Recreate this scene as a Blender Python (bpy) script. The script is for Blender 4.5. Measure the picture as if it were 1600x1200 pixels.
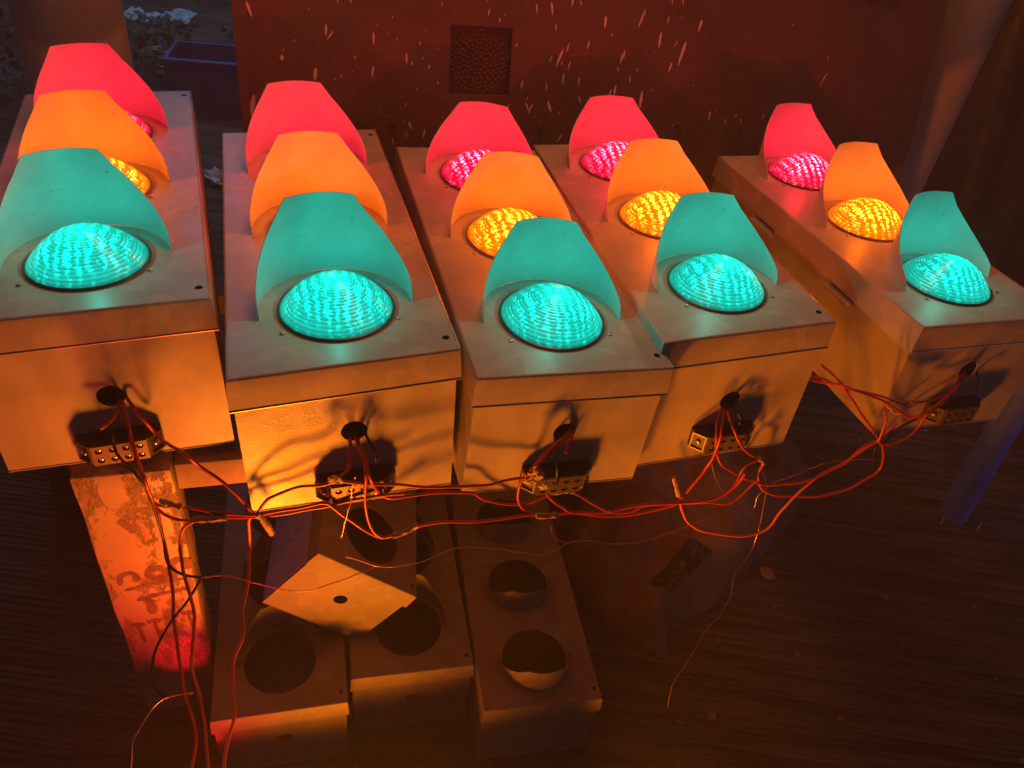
import bpy, bmesh, math, random
from mathutils import Vector, Matrix, noise
random.seed(7)
R = math.radians
for o in list(bpy.data.objects): bpy.data.objects.remove(o)
S = bpy.context.scene
C = S.collection

# ------------------------------------------------------------------ camera
PITCH, ROLL, CAMH = 0.66922, 0.149706, 0.75233
fw = Vector((0, math.cos(PITCH), -math.sin(PITCH)))
rt = Vector((1, 0, 0)); up = rt.cross(fw)
r2 = rt*math.cos(ROLL) + up*math.sin(ROLL)
u2 = -rt*math.sin(ROLL) + up*math.cos(ROLL)
cam = bpy.data.cameras.new('camera'); camo = bpy.data.objects.new('camera', cam); C.objects.link(camo)
m = Matrix.Identity(4)
for i, v in enumerate((r2, u2, -fw)):
    for j in range(3): m[j][i] = v[j]
m[2][3] = CAMH
camo.matrix_world = m
cam.sensor_width = 36; cam.lens = 36*1217.87/1600; cam.clip_end = 200; cam.clip_start = .02
S.camera = camo

# ------------------------------------------------------------------ light
w = bpy.data.worlds.new('World'); S.world = w; w.use_nodes = True
bg = w.node_tree.nodes['Background']
bg.inputs[0].default_value = (.30, .50, .95, 1); bg.inputs[1].default_value = .032
def lamp(name, kind, loc, col, power, size=.05, aim=None, **kw):
    l = bpy.data.lights.new(name, kind); l.color = col; l.energy = power
    if kind == 'AREA': l.shape = 'DISK'; l.size = size
    else: l.shadow_soft_size = size
    for k, v in kw.items(): setattr(l, k, v)
    o = bpy.data.objects.new(name, l); C.objects.link(o); o.location = loc
    if aim is not None: o.rotation_euler = (Vector(aim)-Vector(loc)).to_track_quat('-Z', 'Y').to_euler()
    return o
# lit signals standing on the ground just below the picture, aimed up at the bench
AIM = (-.20, .82, -.2)
lamp('amber_signal_light', 'SPOT', (-.14, .38, -1.05), (1, .215, .0), 84, .095, aim=AIM, spot_size=R(112), spot_blend=.8)
lamp('amber_right_fill', 'SPOT', (.30, .62, -1.02), (1, .205, .0), 42, .06, aim=(.90, 1.30, -.15), spot_size=R(78), spot_blend=.8)  # added amber fill that brightens the two right-hand signals
lamp('green_signal_light', 'SPOT', (-.22, .42, -1.0), (.05, 1, .45), 1.9, .14, aim=AIM, spot_size=R(100), spot_blend=.9)
lamp('red_signal_light', 'SPOT', (-.42, .46, -1.05), (1, .0, .02), 17, .07, aim=(-.62, .9, -.35), spot_size=R(86), spot_blend=.9)
lamp('red_beam_light', 'SPOT', (-.36, .48, -1.0), (1, .0, .02), 8, .01, aim=(-.635, .93, -.86), spot_size=R(15), spot_blend=.6)
# added warm overhead fill for the covers, standing in for ambient bounce
lamp('warm_overhead_fill', 'AREA', (.1, 2.2, 2.65), (1, .24, .075), 18, 1.5, aim=(.1, 1.9, -.2))
# added warm fill without a source of its own, washing pillars and cabinet
lamp('warm_pillar_fill', 'AREA', (.1, 1.75, 2.0), (1, .30, .12), 8, .6, aim=(.1, 3.2, .3))
# added blue fills for yard and right-hand post, in place of dusk sky
lamp('blue_yard_fill', 'AREA', (-3.0, 6.0, 2.9), (.25, .60, 1), 55, 2.5, aim=(-2.8, 5.6, -1))
lamp('blue_post_fill', 'AREA', (3.6, 1.2, 1.6), (.25, .45, 1), .5, 1.2, aim=(1.6, 1.9, -.8), spread=R(50))
S.view_settings.view_transform = 'Standard'; S.view_settings.look = 'None'
S.view_settings.exposure = .18; S.view_settings.gamma = 1
S.render.engine = 'CYCLES'

# ------------------------------------------------------------------ helpers
def tag(o, label=None, cat=None, group=None, kind=None):
    if label: o['label'] = label
    if cat: o['category'] = cat
    if group: o['group'] = group
    if kind: o['kind'] = kind
    return o
def empty(name, mat=None):
    o = bpy.data.objects.new(name, None); C.objects.link(o); o.empty_display_size = .05
    if mat is not None: o.matrix_world = mat
    return o
def obj(name, bm, mat, parent=None, smooth=True, ang=40):
    bmesh.ops.recalc_face_normals(bm, faces=bm.faces)
    me = bpy.data.meshes.new(name); bm.to_mesh(me); bm.free()
    o = bpy.data.objects.new(name, me); C.objects.link(o)
    for mm in (mat if isinstance(mat, (list, tuple)) else [mat]): me.materials.append(mm)
    if smooth:
        for p in me.polygons: p.use_smooth = True
        me.set_sharp_from_angle(angle=R(ang))
    if parent: o.parent = parent
    return o
def box(bm, x0, x1, y0, y1, z0, z1, M=None, bev=0):
    r = bmesh.ops.create_cube(bm, size=1)
    for v in r['verts']:
        v.co = Vector((x0+(v.co.x+.5)*(x1-x0), y0+(v.co.y+.5)*(y1-y0), z0+(v.co.z+.5)*(z1-z0)))
    vs = r['verts']
    if bev:
        es = list({e for v in vs for e in v.link_edges})
        g = bmesh.ops.bevel(bm, geom=es, offset=bev, segments=2, affect='EDGES', profile=.5)
        vs = list({v for f in g['faces'] for v in f.verts} | {v for v in vs if v.is_valid})
    if M is not None:
        for v in vs: v.co = M @ v.co
def cyl(bm, p, d, r, h, n=16, r2=None, cap=True):
    d = Vector(d).normalized(); q = d.to_track_quat('Z', 'Y').to_matrix().to_4x4()
    g = bmesh.ops.create_cone(bm, cap_ends=cap, segments=n, radius1=r, radius2=r if r2 is None else r2, depth=h)
    M = Matrix.Translation(Vector(p)+d*h/2) @ q
    for v in g['verts']: v.co = M @ v.co
def lathe(bm, prof, n=64, cx=0, cy=0, close_top=True):
    rings = []
    for r, z in prof:
        if r < 1e-6: rings.append([bm.verts.new((cx, cy, z))])
        else: rings.append([bm.verts.new((cx+r*math.cos(2*math.pi*i/n), cy+r*math.sin(2*math.pi*i/n), z)) for i in range(n)])
    for a, b in zip(rings, rings[1:]):
        for i in range(n):
            j = (i+1) % n
            if len(a) == 1: bm.faces.new((a[0], b[i], b[j]))
            elif len(b) == 1: bm.faces.new((a[i], a[j], b[0]))
            else: bm.faces.new((a[i], a[j], b[j], b[i]))
def catmull(pts, k=6):
    P = [Vector(p) for p in pts]; P = [P[0]*2-P[1]] + P + [P[-1]*2-P[-2]]; out = []
    for i in range(1, len(P)-2):
        a, b, c, d = P[i-1:i+3]
        for t in range(k):
            t /= k
            out.append(.5*((2*b)+(c-a)*t+(2*a-5*b+4*c-d)*t*t+(3*b-a-3*c+d)*t**3))
    out.append(P[-2]); return out
def tube(bm, pts, r, n=8, rad=None, flat=1.0):
    prev = None; rings = []; N = None
    for i, p in enumerate(pts):
        t = (pts[min(i+1, len(pts)-1)]-pts[max(i-1, 0)]).normalized()
        if N is None: N = t.orthogonal().normalized()
        N = (N-t*N.dot(t)).normalized(); B = t.cross(N)
        rr = r if rad is None else rad(i/(len(pts)-1))*r
        ring = [bm.verts.new(p+(N*math.cos(2*math.pi*k/n)+B*math.sin(2*math.pi*k/n)*flat)*rr) for k in range(n)]
        if rings:
            for k in range(n): bm.faces.new((rings[-1][k], rings[-1][(k+1) % n], ring[(k+1) % n], ring[k]))
        rings.append(ring)
    bm.faces.new(rings[0][::-1]); bm.faces.new(rings[-1])
def plate(bm, outer, holes, f, th):
    """flat plate with round holes; f maps (a,b,depth) to a point; th is its thickness"""
    loops = [outer] + holes; top = []; es = []
    for lp in loops:
        vs = [bm.verts.new(f(a, b, 0)) for a, b in lp]; top.append(vs)
        es += [bm.edges.new((vs[i], vs[(i+1) % len(vs)])) for i in range(len(vs))]
    g = bmesh.ops.triangle_fill(bm, use_beauty=True, edges=es)
    faces = [x for x in g['geom'] if isinstance(x, bmesh.types.BMFace)]
    bot = {}
    for vs, lp in zip(top, loops):
        for v, (a, b) in zip(vs, lp): bot[v] = bm.verts.new(f(a, b, th))
    for x in faces: bm.faces.new([bot[v] for v in reversed(x.verts)])
    for vs in top:
        for i in range(len(vs)):
            a, b = vs[i], vs[(i+1) % len(vs)]; bm.faces.new((a, b, bot[b], bot[a]))
def circ(x, y, r, n=48): return [(x+r*math.cos(2*math.pi*i/n), y+r*math.sin(2*math.pi*i/n)) for i in range(n)]

# ------------------------------------------------------------------ materials
class NT:
    def __init__(s, name):
        s.m = bpy.data.materials.new(name); s.m.use_nodes = True; s.t = s.m.node_tree
        s.b = s.t.nodes['Principled BSDF']
    def n(s, k, **kw):
        x = s.t.nodes.new(k)
        for a, v in kw.items():
            if isinstance(v, tuple) and a.startswith('i_'): x.inputs[a[2:].replace('_', ' ')].default_value = v
            elif a.startswith('i_'): x.inputs[a[2:].replace('_', ' ')].default_value = v
            else: setattr(x, a, v)
        return x
    def l(s, a, b): s.t.links.new(a, b)
    def noise(s, scale, detail=4, rough=.6, co='Object', st=None):
        tc = s.n('ShaderNodeTexCoord'); no = s.n('ShaderNodeTexNoise'); no.inputs['Scale'].default_value = scale
        no.inputs['Detail'].default_value = detail; no.inputs['Roughness'].default_value = rough
        if st:
            mp = s.n('ShaderNodeMapping'); mp.inputs['Scale'].default_value = st; s.l(tc.outputs[co], mp.inputs[0]); s.l(mp.outputs[0], no.inputs[0])
        else: s.l(tc.outputs[co], no.inputs[0])
        return no.outputs['Fac']
    def ramp(s, fac, stops):
        r = s.n('ShaderNodeValToRGB'); e = r.color_ramp.elements
        while len(e) > 1: e.remove(e[-1])
        e[0].position, e[0].color = stops[0][0], (*stops[0][1], 1)
        for p, c in stops[1:]:
            x = e.new(p); x.color = (*c, 1)
        s.l(fac, r.inputs[0]); return r.outputs[0]
    def mix(s, f, a, b, mode='MIX'):
        x = s.n('ShaderNodeMix', data_type='RGBA', blend_type=mode)
        for i, v in ((0, f), (6, a), (7, b)):
            if hasattr(v, 'node') or isinstance(v, bpy.types.NodeSocket): s.l(v, x.inputs[i])
            else: x.inputs[i].default_value = v if i == 0 else (*v, 1)
        return x.outputs[2]
    def math(s, op, a, b=0.0, c=None):
        x = s.n('ShaderNodeMath', operation=op)
        for i, v in enumerate((a, b, c)):
            if v is None: continue
            if isinstance(v, bpy.types.NodeSocket): s.l(v, x.inputs[i])
            else: x.inputs[i].default_value = v
        return x.outputs[0]
    def bump(s, h, strength=.2, dist=.002, prev=None):
        b = s.n('ShaderNodeBump'); b.inputs['Strength'].default_value = strength; b.inputs['Distance'].default_value = dist
        s.l(h, b.inputs['Height'])
        if prev is not None: s.l(prev, b.inputs['Normal'])
        return b.outputs[0]
def simple(name, col, rough=.5, metal=0, bscale=None, bs=.2, bd=.001, var=.25, vscale=8):
    t = NT(name); f = t.noise(vscale)
    a = tuple(c*(1-var) for c in col); b = tuple(min(1, c*(1+var)) for c in col)
    t.l(t.ramp(f, [(.3, a), (.7, b)]), t.b.inputs['Base Color'])
    t.b.inputs['Roughness'].default_value = rough; t.b.inputs['Metallic'].default_value = metal
    if bscale: t.l(t.bump(t.noise(bscale), bs, bd), t.b.inputs['Normal'])
    return t.m
def painted(name, col, spark=0, metal=.0, seed=0, rough=.42, sm_=1):
    t = NT(name)
    big = t.noise(5+seed, 3, .6); fine = t.noise(420, 2, .5); scr = t.noise(9, 6, .7, st=(1, 6, 6)); smudge = t.noise(14+seed, 2, .4)
    dk = tuple(c*.80 for c in col); lt = tuple(min(1, c*1.12) for c in col)
    base = t.ramp(big, [(.3, dk), (.7, lt)])
    sm = t.ramp(smudge, [(.565, (0, 0, 0)), (.575, (.4*sm_,)*3), (.66, (.25*sm_,)*3)])
    base = t.mix(sm, base, tuple(min(1, c*1.35) for c in col))
    grime = t.ramp(scr, [(.62, (0, 0, 0)), (.74, (.5, .5, .5))])
    base = t.mix(grime, base, (.16, .13, .10))
    chips = t.ramp(t.noise(46, 5, .68), [(.70, (0, 0, 0)), (.72, (.8, .8, .8))])
    base = t.mix(chips, base, (.15, .09, .055))
    t.l(base, t.b.inputs['Base Color'])
    rr = t.math('ADD', t.math('MULTIPLY', smudge, .25), rough-.12)
    t.l(rr, t.b.inputs['Roughness']); t.b.inputs['Metallic'].default_value = metal
    n1 = t.bump(big, .25, .004); n2 = t.bump(fine, .12+spark, .0006, n1)
    t.l(n2, t.b.inputs['Normal']); return t.m

M_cover = painted('grey_cover_paint', (.46, .41, .36), rough=.42)
M_body = painted('grey_body_paint', (.50, .44, .34), spark=.2, seed=3, rough=.40, sm_=.35)
M_galv = painted('silver_body_paint', (.52, .47, .38), spark=.6, metal=.12, seed=6, rough=.36, sm_=.35)
M_visor = painted('visor_paint', (.70, .68, .66), seed=2, rough=.40, sm_=.12)
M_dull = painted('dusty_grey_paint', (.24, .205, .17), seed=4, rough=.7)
M_black = simple('black_paint', (.02, .02, .02), .5)
M_plastic = simple('dark_block_plastic', (.045, .03, .025), .5, bscale=200, bs=.1)
M_brass = simple('block_face_metal', (.20, .16, .12), .45, .5, bscale=300, bs=.2)
M_screw = simple('steel_screw', (.55, .52, .48), .3, .9)
M_red = simple('red_insulation', (.50, .045, .03), .38, var=.15)
M_orange = simple('orange_insulation', (.62, .13, .04), .4, var=.15)
M_blackw = simple('black_insulation', (.015, .013, .013), .4)
M_copper = simple('copper_wire', (.62, .33, .2), .3, .9)
M_tape = simple('masking_tape', (.52, .33, .12), .6, bscale=160, bs=.5, bd=.002)

def lens_mat(name, deep, glow, hot, dim, strength, hotstrength, back, soft):
    """LED lens: rows of diodes seen through a ribbed, tinted dome"""
    t = NT(name)
    tc = t.n('ShaderNodeTexCoord'); sp = t.n('ShaderNodeSeparateXYZ'); t.l(tc.outputs['Object'], sp.inputs[0])
    x, y = sp.outputs[0], sp.outputs[1]
    r = t.math('SQRT', t.math('ADD', t.math('MULTIPLY', x, x), t.math('MULTIPLY', y, y)))
    oi = t.n('ShaderNodeObjectInfo'); of = t.n('ShaderNodeVectorMath', operation='SCALE'); of.inputs[0].default_value = (3, 7, 5); t.l(oi.outputs['Random'], of.inputs['Scale'])
    pa = t.n('ShaderNodeVectorMath', operation='ADD'); t.l(tc.outputs['Object'], pa.inputs[0]); t.l(of.outputs[0], pa.inputs[1])
    def ns(sc, de, ro):
        no = t.n('ShaderNodeTexNoise'); no.inputs['Scale'].default_value = sc; no.inputs['Detail'].default_value = de; no.inputs['Roughness'].default_value = ro; t.l(pa.outputs[0], no.inputs[0]); return no.outputs['Fac']
    wob = ns(60, 3, .6)
    ringp = t.math('SINE', t.math('MULTIPLY', r, 2*math.pi/.0046))
    wv = t.math('SUBTRACT', wob, .5)
    # lattice of diodes, displaced where each ring refracts it
    wob2 = t.math('SUBTRACT', ns(17, 2, .5), .5)
    k = t.math('ADD', 1.0, t.math('MULTIPLY', ringp, .035))
    u = t.math('ADD', t.math('MULTIPLY', x, k), t.math('ADD', t.math('MULTIPLY', wv, .022), t.math('MULTIPLY', wob2, .014)))
    v = t.math('ADD', t.math('MULTIPLY', y, k), t.math('ADD', t.math('MULTIPLY', wv, -.02), t.math('MULTIPLY', wob2, -.02)))
    cu = t.math('COSINE', t.math('MULTIPLY', u, 2*math.pi/.0165)); cv = t.math('COSINE', t.math('MULTIPLY', v, 2*math.pi/.0105))
    dot = t.math('POWER', t.math('MAXIMUM', t.math('ADD', t.math('MULTIPLY', cu, .55), t.math('MULTIPLY', cv, .40)), 0.0), soft)
    mr = t.n('ShaderNodeMapRange'); mr.inputs['From Min'].default_value = .38; mr.inputs['From Max'].default_value = .62
    t.l(ns(38, 3, .6), mr.inputs[0]); patch = mr.outputs[0]
    edge = t.n('ShaderNodeMapRange'); edge.interpolation_type = 'SMOOTHSTEP'; t.l(r, edge.inputs[0])
    edge.inputs['From Min'].default_value = .0940; edge.inputs['From Max'].default_value = .082
    front = t.n('ShaderNodeMapRange'); front.interpolation_type = 'SMOOTHSTEP'; t.l(y, front.inputs[0])
    front.inputs['From Min'].default_value = .06; front.inputs['From Max'].default_value = -.03
    front.inputs['To Min'].default_value = .10
    rear = t.n('ShaderNodeMapRange'); rear.interpolation_type = 'SMOOTHSTEP'; t.l(y, rear.inputs[0])   # the diodes behind the crown shine into the visor
    rear.inputs['From Min'].default_value = .066; rear.inputs['From Max'].default_value = .082; rear.inputs['To Max'].default_value = back
    both = t.math('MAXIMUM', front.outputs[0], rear.outputs[0])
    core = t.n('ShaderNodeMapRange'); core.interpolation_type = 'SMOOTHSTEP'; t.l(r, core.inputs[0])
    core.inputs['From Min'].default_value = .088; core.inputs['From Max'].default_value = .050; core.inputs['To Min'].default_value = .10
    amp = t.math('MULTIPLY', t.math('MULTIPLY', t.math('ADD', .30, t.math('MULTIPLY', patch, 1.2)), core.outputs[0]), both)
    rib = t.math('ADD', .80, t.math('MULTIPLY', ringp, .20))
    f = t.math('MULTIPLY', t.math('MULTIPLY', dot, amp), rib)
    lo = t.math('MULTIPLY', t.math('ADD', dim, t.math('MULTIPLY', t.math('MULTIPLY', edge.outputs[0], .45), both)), rib)
    cl = t.n('ShaderNodeVectorMath', operation='SCALE'); cl.inputs[0].default_value = glow; t.l(t.math('MULTIPLY', lo, strength), cl.inputs['Scale'])
    ch = t.n('ShaderNodeVectorMath', operation='SCALE'); ch.inputs[0].default_value = hot; t.l(t.math('MULTIPLY', f, hotstrength), ch.inputs['Scale'])
    ad = t.n('ShaderNodeVectorMath', operation='ADD'); t.l(cl.outputs[0], ad.inputs[0]); t.l(ch.outputs[0], ad.inputs[1])
    t.b.inputs['Base Color'].default_value = (*deep, 1)
    t.b.inputs['Roughness'].default_value = .12; t.b.inputs['Coat Weight'].default_value = .5
    t.l(ad.outputs[0], t.b.inputs['Emission Color']); t.b.inputs['Emission Strength'].default_value = 1
    t.l(t.bump(ringp, .35, .0008), t.b.inputs['Normal'])
    return t.m
M_green = lens_mat('green_led_lens', (.0, .16, .13), (.0, .60, .47), (.0, 1, .80), .38, 1.25, 5.0, 3, 1.2)
M_amber = lens_mat('amber_led_lens', (.30, .09, .0), (1, .14, .0), (1, .33, .012), .5, 1.8, 22, 2.5, 1.25)
M_redl = lens_mat('red_led_lens', (.22, .0, .02), (1, .0, .045), (1, .062, .12), .30, 1.6, 34, 2.5, 1.6)
M_rim = {0: simple('green_lens_rim', (.0, .14, .12), .3), 1: simple('amber_lens_rim', (.3, .1, .01), .3), 2: simple('red_lens_rim', (.2, .01, .02), .3)}
# ------------------------------------------------------------------ ground and yard
ZG = -1.08
t = NT('dark_ground')
n1 = t.noise(1.6, 6, .65); n2 = t.noise(30, 6, .7)
tc = t.n('ShaderNodeTexCoord'); mp = t.n('ShaderNodeMapping'); mp.inputs['Rotation'].default_value = (0, 0, R(-8)); mp.inputs['Scale'].default_value = (1.2, 16, 1)
t.l(tc.outputs['Object'], mp.inputs[0]); st = t.n('ShaderNodeTexNoise'); st.inputs['Scale'].default_value = 2.4; st.inputs['Detail'].default_value = 5; t.l(mp.outputs[0], st.inputs[0])
col = t.ramp(n1, [(.3, (.07, .05, .04)), (.55, (.13, .095, .075)), (.75, (.2, .17, .15))])
col = t.mix(.6, col, t.ramp(n2, [(.3, (.06, .045, .035)), (.7, (.19, .15, .12))]))
col = t.mix(.85, col, t.ramp(st.outputs[0], [(.40, (.018, .014, .010)), (.60, (.11, .08, .055))]))
t.l(col, t.b.inputs['Base Color']); t.b.inputs['Roughness'].default_value = .8
wv = t.n('ShaderNodeTexWave', bands_direction='Y'); wv.inputs['Scale'].default_value = 1.1; wv.inputs['Distortion'].default_value = 5; wv.inputs['Detail'].default_value = 3; wv.inputs['Detail Scale'].default_value = 1.2; t.l(mp.outputs[0], wv.inputs[0])
t.l(t.bump(n2, .5, .006, t.bump(wv.outputs['Fac'], .6, .02, t.bump(st.outputs[0], .8, .03))), t.b.inputs['Normal'])
M_ground = t.m
bm = bmesh.new(); bmesh.ops.create_grid(bm, x_segments=60, y_segments=60, size=1)
for v in bm.verts:
    v.co.x *= 40; v.co.y = v.co.y*40+30; v.co.z = ZG
g = obj('ground', bm, M_ground); tag(g, kind='structure')

# pale concrete strip far off at the upper left
M_conc = simple('wet_concrete', (.30, .33, .36), .7, bscale=20, bs=.3, bd=.01)
bm = bmesh.new(); box(bm, -9.5, -3.3, 5.3, 5.36, ZG, ZG+.9); box(bm, -9.5, 1.5, 7.2, 14, ZG, ZG+.05)
g = obj('path', bm, M_conc, smooth=False); tag(g, kind='structure')

# unseen slab added over the bench to hold off the blue world light
bm = bmesh.new(); box(bm, -3.2, 4.2, -2.3, 3.3, 2.75, 2.85)
g = obj('overhead_blocker', bm, simple('blocker_boards', (.3, .25, .2), .8), smooth=False); tag(g, kind='structure')

# pillars
M_pillar = simple('cream_pillar_plaster', (.85, .66, .52), .75, bscale=40, bs=.25, bd=.004, var=.12, vscale=3)
def column(x, y, r, label, h=2.6, n=48):
    bm = bmesh.new(); lathe(bm, [(0, ZG), (r*1.06, ZG), (r*1.06, ZG+.05), (r, ZG+.06), (r, h-.1), (r*1.05, h-.08), (r*1.05, h), (0, h)], n, x, y)
    o = obj('round_pillar', bm, M_pillar); tag(o, label, 'pillar', 'round plastered pillars behind the bench')
column(-1.485, 2.40, .152, 'cream round pillar at the left behind the red visor')
column(1.285, 2.98, .16, 'cream round pillar at the right, partly hidden by the maroon panel')

# ------------------------------------------------------------------ maroon panel
PY, PT = R(20), R(10)
hd = Vector((math.cos(PY), math.sin(PY), 0)); ud = Vector((-math.sin(PY)*math.sin(PT), math.cos(PY)*math.sin(PT), math.cos(PT))); nd = hd.cross(ud)
MP = Matrix.Identity(4)
for i, v in enumerate((hd, ud, nd)):
    for j in range(3): MP[j][i] = v[j]
MP.translation = Vector((-.04, 2.04, -.1))     # local z points toward the camera
panel = empty('metal_cabinet', MP)
tag(panel, 'dark maroon steel cabinet spattered with cream paint, leaning behind the bench', 'cabinet')
t = NT('maroon_paint')
a = t.noise(3, 6, .6); b = t.noise(60, 5, .7)
t.l(t.mix(.4, t.ramp(a, [(.3, (.11, .07, .045)), (.7, (.17, .11, .07))]), t.ramp(b, [(.4, (.10, .05, .035)), (.7, (.21, .11, .08))])), t.b.inputs['Base Color'])
t.b.inputs['Roughness'].default_value = .5; t.l(t.bump(b, .25, .002, t.bump(a, .4, .01)), t.b.inputs['Normal'])
M_maroon = t.m
XL, XR = -.737, 1.225
rec = [(-.232, .179), (-.074, .179), (-.074, .340), (-.232, .340)]
bm = bmesh.new()
plate(bm, [(XL, -.55), (XR+.04, -.55), (XR-.04, .95), (XL, .95)], [rec], lambda a, b, d: Vector((a, b, -d)), .02)
box(bm, XL, XR-.05, -.55, .95, -.36, -.022)
obj('door_sheet', bm, M_maroon, panel, smooth=False)
bm = bmesh.new()
box(bm, -.2315, -.0745, .1795, .3395, -.0185, -.014)
obj('grille_plate', bm, simple('grille_paint', (.06, .03, .02), .45), panel, smooth=False)
bm = bmesh.new()
for k in range(1, 8):
    rr = .0105*k; n = int(2*math.pi*rr/.0115)
    for i in range(n):
        a = 2*math.pi*(i+.3*k+random.uniform(-.18, .18))/n; x, y = -.153+rr*math.cos(a)+random.gauss(0, .0008), .259+rr*math.sin(a)+random.gauss(0, .0008)
        g = bmesh.ops.create_uvsphere(bm, u_segments=8, v_segments=5, radius=.0042)
        for v in g['verts']: v.co = Vector((x+v.co.x, y+v.co.y*.8, -.014+v.co.z*.9))
gr = obj('grille_dimples', bm, simple('pale_dimple', (.16, .09, .06), .4), panel)  # dimples coloured paler than the plate behind them
for x, y in ((-.452, .107), (-.372, .109), (.02, .108), (.426, .116), (.62, .118), (-.70, .19), (-.17, .10)):
    bm = bmesh.new(); cyl(bm, (x, y, 0), (0, 0, 1), .011, .004, 20); cyl(bm, (x, y, .004), (0, 0, 1), .0075, .008, 6)
    obj('bolt', bm, M_maroon, panel)
bm = bmesh.new(); box(bm, .93, 1.03, .47, .60, .001, .012, bev=.002)
obj('name_plate', bm, simple('plate_metal', (.25, .2, .18), .5), panel)
# spattered paint: runs and drops
bm = bmesh.new()
def drip(x, y, L, w, lean=0):
    n = 10; pts = []
    for i in range(n+1):
        f = i/n; ww = w*(math.sin(math.pi*min(1, (f*.93+.05)))**.6)*(1.0-.55*(1-f) if L > .012 else 1)*(.8+.4*random.random())
        pts.append((x+lean*(f-.5)*L, y-L/2+f*L, max(ww, .0004)))
    A = [bm.verts.new((px-ww, py, .0012)) for px, py, ww in pts]; B = [bm.verts.new((px+ww, py, .0012)) for px, py, ww in pts]
    for i in range(n): bm.faces.new((A[i], B[i], B[i+1], A[i+1]))
    lo = bmesh.ops.extrude_face_region(bm, geom=[f for f in bm.faces if A[0] in f.verts])  # keeps a slight edge
    for v in [q for q in lo['geom'] if isinstance(q, bmesh.types.BMVert)]: v.co.z += .0004
for (x, y, L, w, le) in [(-.71, .14, .05, .007, .2), (-.70, .115, .035, .004, .1), (-.70, .35, .032, .005, -.3), (-.56, .215, .028, .006, .1), (-.635, .25, .012, .004, 0),
    (.055, .275, .045, .005, .35), (.075, .30, .02, .003, .2), (.04, .155, .03, .005, -.4), (-.02, .15, .03, .0035, -.5), (.17, .365, .03, .004, 0), (.13, .31, .02, .003, .2), (.27, .38, .045, .004, .3), (.33, .33, .04, .005, 0), (.345, .38, .02, .003, 0),
    (.30, .18, .045, .006, 0), (.32, .10, .022, .004, 0), (.40, .30, .06, .006, .2), (.44, .37, .03, .005, .15), (.22, .20, .03, .004, .1), (.115, .22, .022, .003, 0), (-.33, .10, .02, .005, -.3), (-.42, .30, .03, .003, 0), (.86, .25, .035, .003, .4)]:
    drip(x, y, L, w, le)
for i in range(260):
    x = random.gauss(-.1, .38); y = random.uniform(-.02, .62)
    if not (XL+.01 < x < XR-.08) or (-.24 < x < -.066 and .17 < y < .35): continue
    s = random.random()**2.6
    drip(x, y, .004+.026*s, .0011+.0028*s, random.gauss(0, .3))
ps_ = obj('paint_spatter', bm, simple('cream_paint_spatter', (.80, .70, .58), .6), panel, smooth=False)

tag(ps_, kind='stuff')
# ------------------------------------------------------------------ bench
def planeframe(x0, y0, yaw):
    return Matrix.Translation((x0, y0, 0)) @ Matrix.Rotation(yaw, 4, 'Z')
BY = R(19.8)
t = NT('peeling_painted_wood')
a = t.noise(16, 8, .72, st=(1.3, 1, .55)); b = t.noise(70, 4, .6); c = t.noise(5, 3, .5)
chip = t.ramp(a, [(.56, (0, 0, 0)), (.60, (1, 1, 1))])
t.l(t.mix(chip, t.ramp(c, [(.3, (.50, .33, .22)), (.7, (.62, .44, .30))]), (.42, .26, .16)), t.b.inputs['Base Color'])
t.b.inputs['Roughness'].default_value = .45
t.l(t.bump(b, .25, .003, t.bump(t.ramp(a, [(.50, (1, 1, 1)), (.585, (.4, .4, .4)), (.60, (.9, .9, .9))]), .9, .006)), t.b.inputs['Normal'])
M_peel = t.m
bench = empty('wooden_bench', planeframe(-.58, .955, BY))
tag(bench, 'rough timber bench with peeling painted leg carrying the five signals', 'bench')
bm = bmesh.new(); box(bm, .0, 1.05, -.005, .075, -.362, -.298, bev=.004)
obj('front_rail', bm, simple('rail_timber', (.40, .30, .20), .65, bscale=30, bs=.5, bd=.004), bench)
bm = bmesh.new(); box(bm, -.45, 1.75, .62, .70, -.40, -.345, bev=.004)
obj('back_rail', bm, simple('back_rail_timber', (.22, .16, .11), .7), bench)
bm = bmesh.new(); box(bm, -.165, -.003, -.018, .06, ZG, -.297, bev=.006)
bmesh.ops.subdivide_edges(bm, edges=[e for e in bm.edges if e.calc_length() > .3], cuts=24)
for v in bm.verts: v.co += Vector((noise.noise(v.co*9), 0, 0))*.004
leg = obj('leg', bm, M_peel, bench); leg['label'] = 'peeling painted timber leg with faded stencilled marks'
for x, y in ((1.3, .66), (-.42, .66)):
    bm = bmesh.new(); box(bm, x-.05, x+.05, y-.04+.06, y+.03+.06, ZG, -.41, bev=.004); obj('leg', bm, simple('dark_leg_timber', (.1, .07, .05), .8), bench)
bm = bmesh.new(); box(bm, -.1, -.02, .06, .70, -.345, -.298, bev=.003)
obj('cross_rail', bm, simple('cross_timber', (.25, .18, .12), .7), bench)
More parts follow.
